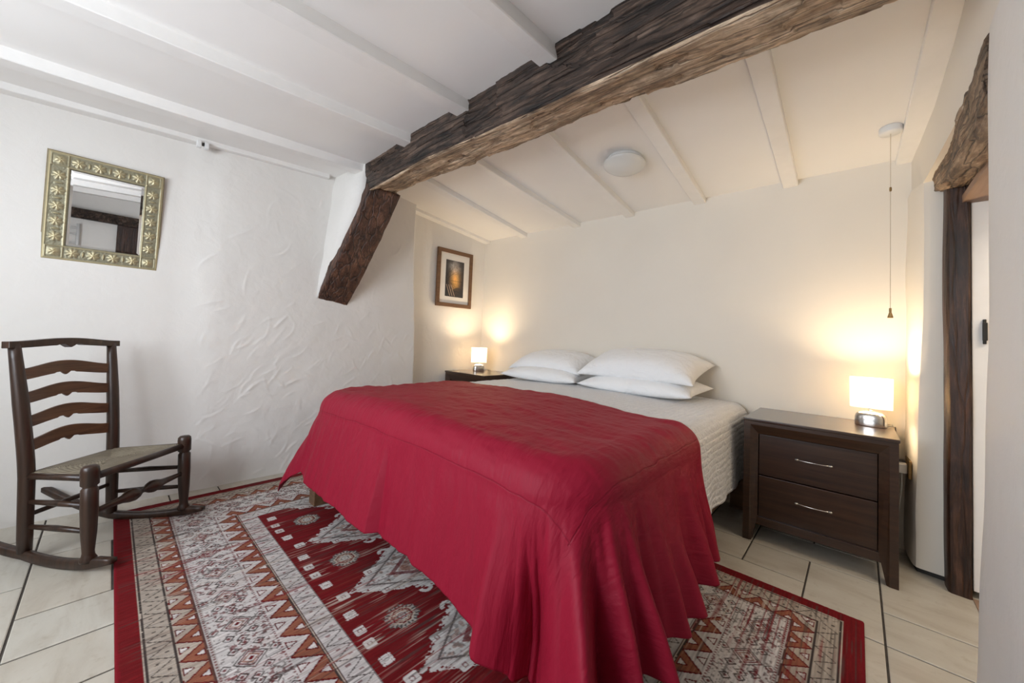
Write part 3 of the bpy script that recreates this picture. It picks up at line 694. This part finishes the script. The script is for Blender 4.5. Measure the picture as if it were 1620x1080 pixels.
# ------------------------------------------------------------------ nightstands
def nightstand(x0, yf, label, sz=1):
    r = empty('nightstand', (x0, yf, 0)); tag(r, label, 'nightstand', 'dark nightstands beside the bed')
    W, D, H = .61, .50, .67; m = M['night']
    # top slab with chamfered front
    V = [(0,0,H-.012),(W,0,H-.012),(W,D,H-.012),(0,D,H-.012),(-.004,-.006,H),(W+.004,-.006,H),(W+.004,D,H),(-.004,D,H)]
    bm = bmesh.new(); add_box(bm, -.004, W+.004, -.006, D, H-.016, H); bm_obj('top', bm, M['night_top'], r, bevel=.003)
    # mitred face frame, sloping in to the drawers
    bm = bmesh.new(); fo = [(0, H-.016), (W, H-.016)]; iw, it_, zb = .066, .066, .135
    def q(*p): bm.faces.new([bm.verts.new(a) for a in p])
    x1_, x2_ = iw, W-iw; z1_ = H-.016-it_; dp = .018
    bo = .030
    q((bo,0,H-.016-bo*.6), (W-bo,0,H-.016-bo*.6), (x2_,dp,z1_), (x1_,dp,z1_)); q((0,0,H-.016), (W,0,H-.016), (W-bo,0,H-.016-bo*.6), (bo,0,H-.016-bo*.6))
    q((x1_,dp,z1_), (x2_,dp,z1_), (x2_,dp+.03,z1_), (x1_,dp+.03,z1_)); bm_obj('face_frame', bm, m, r)
    for sgn, xo, xi in ((0, 0, iw), (1, W, W-iw)):
        bm = bmesh.new(); s = 1 if sgn == 0 else -1; zt = H-.016
        a = [(xo,0,0+.0), (xo+s*.030,0,0.0), (xo+s*bo,0,zt-bo*.6), (xo,0,zt)]
        bq = [(xi-s*.024,dp*.6,0), (xi,dp,zb), (xi,dp,z1_)]
        prof = [(xo,0,0), (xo+s*.034,0,0), (xi-s*.012,dp,zb-.03), (xi,dp,zb), (xi,dp,z1_), (xo+s*bo,0,zt-bo*.6), (xo,0,zt)]
        q((xo,0,0), (xo+s*.030,0,0), (xo+s*bo,0,zt-bo*.6), (xo,0,zt)); q((xo+s*.030,0,0), (xo+s*.040,dp*.5,0), (xi,dp,zb), (xi,dp,z1_), (xo+s*bo,0,zt-bo*.6))
        q((xi,dp,zb), (xi,dp+.03,zb), (xi,dp+.03,z1_), (xi,dp,z1_)); q((xo+s*.040,dp*.5,0), (xo+s*.040,.05,0), (xi,.05,zb), (xi,dp,zb))
        q((xo,0,0), (xo,.05,0), (xo,.05,zt), (xo,0,zt)); q((xo,.05,0), (xo+s*.04,.05,0), (xi,.05,zb), (xi,.05,zt), (xo,.05,zt)); q((xo,0,0), (xo+s*.03,0,0), (xo+s*.04,dp*.5,0), (xo+s*.04,.05,0), (xo,.05,0))
        bm_obj('leg', bm, m, r)
        # rear leg and side panel
        bm = bmesh.new(); add_box(bm, min(xo, xo+s*.045), max(xo, xo+s*.045), D-.05, D, 0, zt); bm_obj('leg', bm, m, r, bevel=.002)
        bm = bmesh.new(); add_box(bm, min(xo+s*.006, xo+s*.022), max(xo+s*.006, xo+s*.022), .05, D-.05, zb, zt); bm_obj('side_panel', bm, m, r)
    box('apron', iw-.02, W-iw+.02, dp, dp+.02, zb-.045, zb-.001, m, r, .002)
    box('back_panel', .02, W-.02, D-.03, D-.012, zb, H-.016, m, r)
    box('bottom_panel', .02, W-.02, .03, D-.03, zb-.01, zb+.004, m, r)
    h2 = (z1_-zb)/2
    for k in range(2):
        z0_ = zb+.002+k*h2; z1q = zb+(k+1)*h2-.003
        d = box('drawer', x1_+.002, x2_-.002, dp+.010, D-.06, z0_, z1q, m, r, .003)
        zc = (z0_+z1q)/2+.01; xc = W/2
        bm = bmesh.new(); pts = [(xc-.068+.136*i/14, dp+.008-.016*math.sin(PI*i/14)**.5, zc) for i in range(15)]
        add_tube(bm, pts, [.0022+.0032*math.sin(PI*i/14) if False else .0030 for i in range(15)], 8)
        for sx in (-1, 1): add_box(bm, xc+sx*.068-.008, xc+sx*.068+.008, dp-.001, dp+.010, zc-.004, zc+.004)
        bm_obj('handle', bm, M['steel'], d, smooth=True)
    return r
nightstand(-.468, 2.468, 'dark espresso two-drawer nightstand standing right of the bed beside the doorway')
nl = nightstand(-3.245, 2.468, 'dark nightstand in the far left corner, mostly hidden behind the bed'); nl.scale = (1, 1, 1.035)

# ------------------------------------------------------------------ touch lamps
def m_shade():
    t = NT('lamp_shade_fabric'); t.base((.90, .87, .80)); t.set(Roughness=.8)
    tr = t.n('ShaderNodeBsdfTranslucent'); tr.inputs[0].default_value = (.93, .86, .74, 1); mx = t.n('ShaderNodeMixShader'); mx.inputs[0].default_value = .62
    out = t.t.nodes['Material Output']; t.l(t.b.outputs[0], mx.inputs[1]); t.l(tr.outputs[0], mx.inputs[2])
    em = t.n('ShaderNodeEmission'); em.inputs[0].default_value = (1, .93, .78, 1); em.inputs[1].default_value = .05; ad = t.n('ShaderNodeAddShader'); t.l(mx.outputs[0], ad.inputs[0]); t.l(em.outputs[0], ad.inputs[1]); t.l(ad.outputs[0], out.inputs[0]); return t.m
M['shade'] = m_shade()
tb = NT('frosted_bulb'); tb.set(Roughness=.5); tb.b.inputs['Emission Color'].default_value = (1, .84, .6, 1); tb.b.inputs['Emission Strength'].default_value = 6; M['bulb'] = tb.m
def lamp(x, y, z, rz, label, power):
    r = empty('table_lamp', (x, y, z), (0, 0, rz)); tag(r, label, 'lamp', 'lit touch lamps on the nightstands')
    lathe('base', [(.0, 0), (.062, 0), (.064, .004), (.063, .045), (.058, .062), (.046, .074), (.02, .079), (.0, .080)], M['steel'], r, 48, 1, .62, power=2.6, caps=False)
    bm = bmesh.new(); add_tube(bm, [(0,0,.078), (0,0,.125)], .008, 12); bm_obj('stem', bm, M['steel'], r, smooth=True)
    # oval shade, open top and bottom
    s = lathe('lamp_shade', [(.083, .096), (.0835, .098), (.086, .255), (.0855, .257)], M['shade'], r, 56, 1, .55, caps=False, power=2.3); s.modifiers.new('s', 'SOLIDIFY').thickness = .0012
    for zz, rr in ((.097, .0832), (.2565, .0858)):
        bm = bmesh.new(); ring = [(rr*math.copysign(abs(math.cos(a))**(2/2.3), math.cos(a)), .55*rr*math.copysign(abs(math.sin(a))**(2/2.3), math.sin(a)), zz) for a in [2*PI*k/48 for k in range(49)]]
        add_tube(bm, ring, .0013, 6, caps=False)
        bm_obj('shade_rim', bm, M['white_plastic'], s, smooth=True)
    lathe('bulb', [(.0, .125), (.010, .128), (.012, .140), (.022, .160), (.023, .172), (.016, .186), (0, .192)], M['bulb'], r, 20, caps=False)
    l = bpy.data.lights.new('bulb_glow', 'POINT'); l.energy = power; l.color = (1, .77, .50); l.shadow_soft_size = .045
    lo = bpy.data.objects.new('bulb_glow', l); link(lo); lo.parent = r; lo.location = (0, 0, .19)
    return r
lamp(.055, 2.79, .670, math.radians(-8), 'lit chrome-based lamp with cream oval shade on the right-hand nightstand', 15)
lamp(-3.02, 2.74, .6935, math.radians(62), 'small lit lamp with white shade on the far left corner nightstand', 16)
o = tube('lamp_cord', [(.112, 2.80, .674), (.128, 2.82, .677), (.150, 2.85, .674), (.155, 2.90, .62), (.158, 2.93, .45), (.160, 2.93, .36), (.163, 2.90, .43), (.168, 2.885, .47)], .0022, M['black_plastic'], seg=6)
tag(o, 'thin black lamp cord trailing off the right nightstand to the wall socket', 'cord')
def socket():
    r = empty('wall_socket', (.202, 2.86, .475), (0, 0, 0)); tag(r, 'square brass double wall socket low beside the right nightstand', 'socket')
    box('face_plate', -.010, 0.003, -.075, .075, -.045, .045, M['brass'], r, .003)
    bm = bmesh.new(); add_box(bm, -.048, -.011, -.058, -.012, -.026, .024); o = bm_obj('plug', bm, M['white_plastic'], bevel=.006); o.location = r.location
    tag(o, 'white mains plug pushed into the brass wall socket', 'plug'); wp = o
    bm = bmesh.new(); add_box(bm, -.048, -.011, .012, .058, -.026, .024); o = bm_obj('plug', bm, M['black_plastic'], bevel=.006); o.location = r.location
    tag(o, 'black mains plug in the brass wall socket behind the white plug', 'plug')
    tube('cord', [(-.030, -.035, -.025), (-.030, -.04, -.075), (-.032, -.03, -.135), (-.036, 0, -.205), (-.04, .05, -.30), (-.04, .07, -.46)], .0028, M['white_plastic'], wp, seg=6)
socket()

# ------------------------------------------------------------------ rocking chair
def chair():
    r = empty('rocking_chair', (-2.797, -.074, 0), (0, -.054, .796)); tag(r, 'old dark wooden ladder-back rocking chair with a woven rush seat', 'chair')
    wb, wbt, wf, dpt, hs, hb = .185, .208, .244, .325, .385, .955
    m = M['chair']
    def rocker_z(v): return -.0105+(v-.22)**2/1.8
    for s in (-1, 1):
        # rear post, one long tapering square-ish stick
        bm = bmesh.new(); P = []; Rr = []
        for i in range(15):
            t_ = i/14; z_ = rocker_z(0)+.03+(hb-rocker_z(0)-.03)*t_; k = np.interp(z_, [0, hs, hb], [wb, wb, wbt]); vv = -.042*max(0, (z_-hs)/(hb-hs))**1.3
            P.append((vv, s*k, z_)); Rr.append(np.interp(z_, [0, .1, hs, .7, hb], [.021, .024, .026, .025, .019]))
        add_tube(bm, P, Rr, 12); bm_obj('leg', bm, m, r, smooth=True)
        zf = rocker_z(dpt)+.03
        prof = [(.0, zf), (.026, zf), (.028, zf+.012), (.021, zf+.026), (.019, zf+.04), (.025, zf+.12), (.028, zf+.22), (.0275, hs-.055), (.022, hs-.048), (.022, hs-.044), (.029, hs-.037), (.030, hs+.02), (.028, hs+.036), (.020, hs+.044), (.0, hs+.045)]
        lathe('leg', prof, m, r, 16, loc=(dpt, s*wf, 0), caps=False)
        # rocker
        bm = bmesh.new(); n = 26; rings = []
        for i in range(n+1):
            v_ = -.37+.80*i/n; lz = rocker_z(v_); hgt = .040*min(1, .55+6*min(i/n, 1-i/n)); y_ = s*np.interp(v_, [0, dpt], [wb, wf]); 
            rings.append([bm.verts.new((v_, y_+a*.015, lz+b*hgt)) for a, b in ((-1, .1), (-.7, 0), (.7, 0), (1, .1), (1, .85), (.6, 1), (-.6, 1), (-1, .85))])
        for i in range(n):
            for k in range(8): bm.faces.new((rings[i][k], rings[i][(k+1) % 8], rings[i+1][(k+1) % 8], rings[i+1][k]))
        bm.faces.new(rings[0]); bm.faces.new(rings[-1][::-1]); bm_obj('rocker', bm, m, r, smooth=True)
        for z_ in (.155, .262): tube('stretcher', [(0, s*wb, z_), (dpt*.5, s*(wb+wf)/2, z_), (dpt, s*wf, z_-.005)], [.009, .013, .009], m, r, 10)
    # turned front stretcher
    ys = [-wf, -.19, -.13, -.10, -.075, -.05, -.03, -.012, 0, .012, .03, .05, .075, .10, .13, .19, wf]; rs = [.008, .012, .015, .018, .027, .030, .024, .013, .011, .013, .024, .030, .027, .018, .015, .012, .008]
    tube('stretcher', [(dpt, y_, .225) for y_ in ys], rs, m, r, 16)
    tube('stretcher', [(0, -wb, .20), (0, 0, .20), (0, wb, .20)], [.009, .012, .009], m, r)
    # ladder slats
    def slat(z0, H, wd, name='back_slat', thick=.011, arch=.030, top=False):
        n = 40; V = []; Fc = []
        for i in range(n+1):
            t_ = i/n*2-1; bell = .5+.5*math.cos(PI*min(1, abs(t_)*1.05)); bell = bell**.85
            tz = z0+H*.5+arch*bell; bz = z0-H*.5+arch*.70*bell - (.012*max(0, 1-abs(t_)/.09) if abs(t_) < .09 else 0) + (.004 if .09 <= abs(t_) < .2 else 0)
            vb = -.042*max(0, (z0-hs)/(hb-hs))**1.3 - .022*(1-t_*t_)*(0 if top else 1)
            for vx, zz in ((vb-thick/2, bz), (vb+thick/2, bz), (vb+thick/2, tz), (vb-thick/2, tz)): V.append((vx, t_*wd, zz))
        for i in range(n):
            for k in range(4): Fc.append((i*4+k, i*4+(k+1) % 4, (i+1)*4+(k+1) % 4, (i+1)*4+k))
        Fc.append((0, 3, 2, 1)); Fc.append((n*4, n*4+1, n*4+2, n*4+3))
        o = mesh(name, V, Fc, M['slat'] if not top else m, r); bm = bmesh.new(); bm.from_mesh(o.data); bmesh.ops.recalc_face_normals(bm, faces=bm.faces); bm.to_mesh(o.data); bm.free()
        b = o.modifiers.new('bevel', 'BEVEL'); b.width = .002; b.segments = 2; b.limit_method = 'ANGLE'
    for z_ in (.500, .606, .712, .818): slat(z_, .050, np.interp(z_, [hs, hb], [wb, wbt]))
    slat(hb-.004, .030, wbt+.030, 'top_rail', .034, .016, True)
    # seat rails + rush
    bm = bmesh.new()
    add_tube(bm, [(0, -wb, hs-.012), (0, wb, hs-.012)], .013, 10); add_tube(bm, [(dpt, -wf, hs-.010), (dpt, wf, hs-.010)], .016, 10)
    for s in (-1, 1): add_tube(bm, [(0, s*wb, hs-.012), (dpt, s*wf, hs-.010)], .014, 10)
    bm_obj('seat_rail', bm, m, r, smooth=True)
    n1, n2 = 70, 90; a = np.linspace(0, 1, n1); b = np.linspace(-1, 1, n2); A, B = np.meshgrid(a, b, indexing='ij')
    Wd = wb+(wf-wb)*A; V_ = -.008+A*(dpt+.016); Uy = B*(Wd+.008)
    dF = dpt+.008-V_; dB = V_+.008; dS = Wd+.008-np.abs(Uy)
    # four woven triangles meet on a short ridge
    near = np.minimum(np.minimum(dF, dB)*1.25, dS); Z = hs+.004+.0016*np.sin(near*2*PI/.0065)-.010*np.exp(-near/.008)-.006*np.clip(near/.15, 0, 1)
    t = NT('woven_rush'); at = t.n('ShaderNodeTexCoord').outputs['UV']; sep = t.n('ShaderNodeSeparateXYZ'); t.l(at, sep.inputs[0])
    st = t.math('ADD', t.math('MULTIPLY', t.math('SINE', t.math('MULTIPLY', sep.outputs['X'], 2*PI/.0065)), .5), .5)
    nn = t.noise(t.coords(), 30, 5, .6); k_ = t.mix(.5, st, nn)
    t.base(t.ramp(k_, [(.2, (.085, .062, .038)), (.55, (.22, .18, .12)), (.8, (.36, .31, .23))])); t.set(Roughness=.6); t.bump(st, .0015)
    o = grid_mesh('rush_seat', np.stack([V_, Uy, Z], -1), t.m, r, uv=np.stack([near, B], -1))
    solid(o, .014, 1); o.modifiers['solid'].offset = -1
chair()

# ------------------------------------------------------------------ mirror
def mirror():
    W, H, B = .456, .585, .086
    r = empty('brass_mirror', (-3.158, -.053, 1.678), (0, math.radians(3.2), 0)); tag(r, 'rectangular mirror in an embossed brass frame on the white wall above the chair', 'mirror')
    st = .0022; us = np.arange(-W/2, W/2+st/2, st); vs = np.arange(-H/2, H/2+st/2, st)
    Uu, Vv = np.meshgrid(us, vs, indexing='ij'); du = W/2-np.abs(Uu); dv = H/2-np.abs(Vv); d = np.minimum(du, dv)
    h = .012*smooth01(d/.010)+.003*np.exp(-((d-.013)/.003)**2)+.003*np.exp(-((d-.078)/.003)**2)-.004*smooth01((d-.082)/.004)
    rel = np.zeros_like(h)
    def flower(cx, cy, rad, n=7, seed=0):
        a = np.arctan2(Vv-cy, Uu-cx); rr = np.hypot(Uu-cx, Vv-cy)/rad; m_ = rr < 1.15
        p = np.clip(1-rr/(.72+.28*np.abs(np.cos(a*n/2+seed))), 0, 1)**.5*(.55+.45*np.abs(np.cos(a*n/2+seed)))
        q = np.exp(-(rr/.28)**2)*.8
        return np.where(m_, np.maximum(p*.8, q), 0)
    def bud(cx, cy, a_, b_): return np.clip(1-((Uu-cx)/a_)**2-((Vv-cy)/b_)**2, 0, 1)**.5
    mid = .047
    for sy in (-1, 1):
        xs = [(i-1.5)*.077 for i in range(4)]
        for i, x in enumerate(xs): rel = np.maximum(rel, flower(x, sy*(H/2-mid), .027, 7, i))
        for x in [(i-1)*.077 for i in range(3)]: rel = np.maximum(rel, .6*bud(x, sy*(H/2-mid), .0045, .016))
    for sx in (-1, 1):
        ysx = [(i-2)*.082 for i in range(5)]
        for i, y in enumerate(ysx): rel = np.maximum(rel, flower(sx*(W/2-mid), y, .027, 7, i+3)); 
        for y in [(i-1.5)*.082 for i in range(4)]: rel = np.maximum(rel, .6*bud(sx*(W/2-mid), y, .016, .0045))
        for sy in (-1, 1):
            cx, cy = sx*(W/2-mid), sy*(H/2-mid); m_ = np.maximum(np.abs(Uu-cx), np.abs(Vv-cy))
            rel = np.where(m_ < .034, np.maximum(rel, .5*np.exp(-((m_-.030)/.002)**2)), rel)
            x4 = np.clip(1-m_/.026, 0, 1)*(.4+.6*np.abs(np.cos(2*np.arctan2(Vv-cy, Uu-cx)))); rel = np.maximum(rel, x4*1.1)
    rel = np.where((d > .016) & (d < .076), rel, 0)
    h = h+.010*rel+.0012*vn(Uu*260, Vv*260)*((d > .016) & (d < .076))
    inside = (du > B) & (dv > B); h = np.where(inside, .004, h)
    P = np.stack([h, Uu, Vv], -1)
    t = NT('embossed_brass'); at = t.n('ShaderNodeAttribute'); at.attribute_name = 'pattern'; v = t.coords(); nz = t.noise(v, 60, 4, .6)
    c = t.mix(at.outputs['Color'], t.mix(nz, (.20, .185, .12), (.36, .335, .235)), (.62, .52, .30)); t.base(c); t.set(Metallic=.55, Roughness=.42); t.bump(nz, .0008)
    cl = np.clip(rel*1.0+.9*np.exp(-((d-.010)/.004)**2)+.5*np.exp(-((d-.078)/.003)**2), 0, 1)
    o = grid_mesh('mirror_frame', P, t.m, r, col=np.repeat(cl[..., None], 3, -1))
    # cut the sight opening
    bm = bmesh.new(); bm.from_mesh(o.data); kill = [f for f in bm.faces if abs(f.calc_center_median().y) < W/2-B and abs(f.calc_center_median().z) < H/2-B]
    bmesh.ops.delete(bm, geom=kill, context='FACES'); bm.to_mesh(o.data); bm.free()
    box('frame_back', -.006, .001, -W/2, W/2, -H/2, H/2, M['brass'], r)
    bm = bmesh.new(); a, b = W/2-B+.003, H/2-B+.003; bev = .014
    o4 = [bm.verts.new((.004, x, z)) for x, z in ((-a,-b),(a,-b),(a,b),(-a,b))]; i4 = [bm.verts.new((.0062, x, z)) for x, z in ((-a+bev,-b+bev),(a-bev,-b+bev),(a-bev,b-bev),(-a+bev,b-bev))]
    bm.faces.new(i4)
    for k in range(4): bm.faces.new((o4[k], o4[(k+1) % 4], i4[(k+1) % 4], i4[k]))
    bm_obj('mirror_glass', bm, M['glass'], r)
mirror()

# ------------------------------------------------------------------ framed print
def picture():
    W, H = .482, .625; r = empty('framed_print', (-3.268, 2.547, 1.695)); tag(r, 'brown framed print of a sunset through bare branches on the corner wall', 'picture')
    bm = bmesh.new(); fw = .040
    for a in ((-W/2, W/2, -H/2, -H/2+fw), (-W/2, W/2, H/2-fw, H/2), (-W/2, -W/2+fw, -H/2+fw, H/2-fw), (W/2-fw, W/2, -H/2+fw, H/2-fw)): add_box(bm, -.002, .024, a[0], a[1], a[2], a[3])
    bm_obj('picture_frame', bm, M['frame_wood'], r, bevel=.002)
    box('mount', 0, .008, -W/2+fw, W/2-fw, -H/2+fw, H/2-fw, M['print_paper'], r)
    pw, ph = .25, .40; n, m_ = 150, 240; u = np.linspace(-1, 1, n); v = np.linspace(-1, 1, m_); Uu, Vv = np.meshgrid(u, v, indexing='ij')
    glow = np.exp(-((Uu-.05)/.42)**2-((Vv+.05)/.50)**2); g2 = np.exp(-((Uu+.05)/.5)**2-((Vv-.62)/.32)**2)
    col = np.array([.035, .030, .030])*np.ones(Uu.shape+(1,)); col = col+glow[..., None]*np.array([.95, .50, .12])+g2[..., None]*np.array([.42, .41, .40])*(.5+vn(Uu*5, Vv*8))[..., None]
    rs = np.random.RandomState(4)
    def branch(x, y, a, L, w_, dep):
        nonlocal col
        for k in range(int(L/.03)):
            x2 = x+.03*math.cos(a); y2 = y+.02*math.sin(a); a += rs.uniform(-.25, .25)
            mk = (np.hypot((Uu-x2)*pw, (Vv-y2)*ph) < w_)
            col[mk] = col[mk]*.15+np.array([.012, .010, .010]); x, y = x2, y2
            if dep > 0 and rs.rand() < .16: branch(x, y, a+rs.uniform(.4, .9)*rs.choice([-1, 1]), L*.55, w_*.65, dep-1)
    branch(.95, -.9, 1.75, 2.4, .0055, 3); branch(.9, -.2, 2.5, 1.5, .003, 3); branch(1, .5, 2.9, 1.3, .002, 3); branch(.8, .9, 3.6, 1.2, .002, 2)
    mk = Vv < -.55+.1*np.sin(Uu*4); col[mk] = col[mk]*.3+.02
    for k in range(3):
        c = np.abs(Uu-(-.5+.25*k)-(Vv+.9)*-.7) < .035; mm = c & (Vv < -.35) & (Vv > -.95); col[mm] = np.array([.42, .31, .22])
    hz = np.abs(Vv+.12) < .012; col[hz & (Uu > -.4)] *= .4
    t = NT('print_ink'); at = t.n('ShaderNodeAttribute'); at.attribute_name = 'pattern'; t.base(at.outputs['Color']); t.set(Roughness=.4)
    P = np.stack([np.full(Uu.shape, .0095), Uu*pw/2, Vv*ph/2], -1); grid_mesh('print', P, t.m, r, smooth=False, col=np.clip(col, 0, 1))
picture()

# ------------------------------------------------------------------ ceiling fittings
def dome(x, y, z, label):
    r = empty('ceiling_light', (x, y, z), (math.radians(-6) if y > 1.4 else math.radians(3), 0, 0)); tag(r, label, 'light', 'round flush ceiling lights')
    lathe('fitting', [(0, 0), (.105, 0), (.112, -.004), (.112, -.034), (.0, -.034)], M['white_plastic'], r, 48, caps=False)
    g = plain('opal_glass', (.72, .72, .69), .25, var=.0)
    lathe('diffuser', [(.100, -.028), (.128, -.032), (.134, -.038), (.134, -.043), (.126, -.052), (.105, -.066), (.07, -.079), (.03, -.085), (0, -.086)], g, r, 48, caps=False)
dome(-1.125, 2.235, float(ceil_back(-1.125, 2.235))+.002, 'round white flush ceiling light above the bed, behind the beam')
dome(-1.27, .30, float(ceil_front(-1.27, .30))+.002, 'round white ceiling light cut off by the top edge of the photo')
def pullcord():
    x, y = .121, 2.645; z = float(ceil_back(x, y))+.002
    r = empty('pull_switch', (x, y, z)); tag(r, 'white ceiling pull-cord switch hanging above the right nightstand', 'switch')
    lathe('switch_housing', [(0, .004), (.043, .004), (.044, 0), (.044, -.026), (.040, -.031), (0, -.031)], M['white_plastic'], r, 32, caps=False)
    zb = 1.262-z; bm = bmesh.new(); add_tube(bm, [(0, 0, -.03), (0, 0, zb+.02)], .0013, 6); bm_obj('cord', bm, plain('cord_cotton', (.55, .47, .35), .8), r)
    lathe('cord_connector', [(0, .012), (.004, .010), (.005, 0), (.004, -.010), (0, -.012)], M['brass'], r, 12, loc=(0, 0, 1.893-z), caps=False)
    lathe('cord_pull', [(0, .028), (.005, .026), (.005, .014), (.0045, .006), (.010, -.014), (.011, -.022), (0, -.023)], M['brass'], r, 16, loc=(0, 0, zb), caps=False)
pullcord()
def bracket(y):
    o = lathe('curtain_hook', [(0, 0), (.010, 0), (.012, -.01), (.012, -.032), (.006, -.040), (0, -.040)], M['white_plastic'], None, 14, caps=False); return o
r = empty('curtain_bracket', (-3.085, .335, 2.222)); tag(r, 'tiny white double bracket fixed where ceiling meets the left wall', 'bracket')
for k, yy in enumerate((-.018, .020)):
    bm = bmesh.new(); add_box(bm, -.02, .016, yy-.012, yy+.012, -.020, .022); bm_obj('clip', bm, M['white_plastic'], r, bevel=.004)
box('screw_hole', .002, .0172, -.004, .006, -.006, .012, M['black'], r)

# ------------------------------------------------------------------ what the mirror sees: far side of the room
def towel_rail():
    r = empty('towel_radiator', (1.31, -.62, 0)); tag(r, 'white ladder towel radiator on the far wall, seen only in the mirror', 'radiator')
    bm = bmesh.new()
    for y in (-.25, .25): add_tube(bm, [(0, y, .75), (0, y, 1.86)], .016, 10)
    bm_obj('upright', bm, M['white_plastic'], r, smooth=True)
    for z in (.82, .90, .98, 1.12, 1.20, 1.28, 1.44, 1.52, 1.60, 1.72, 1.80): tube('rung', [(0, -.25, z), (0, .25, z)], .011, M['white_plastic'], r, 8)
towel_rail()
o = box('brown_door', 1.30, 1.345, -.02, .80, .02, 1.93, M['post'], bevel=.004); tag(o, 'brown wooden door on the far wall, seen only in the mirror', 'door')
o = box('oak_header', 1.24, 1.345, -.62, .88, 1.93, 2.06, M['beam_dark'], bevel=.01); tag(o, 'dark oak header beam over the brown door, seen only in the mirror', 'beam')
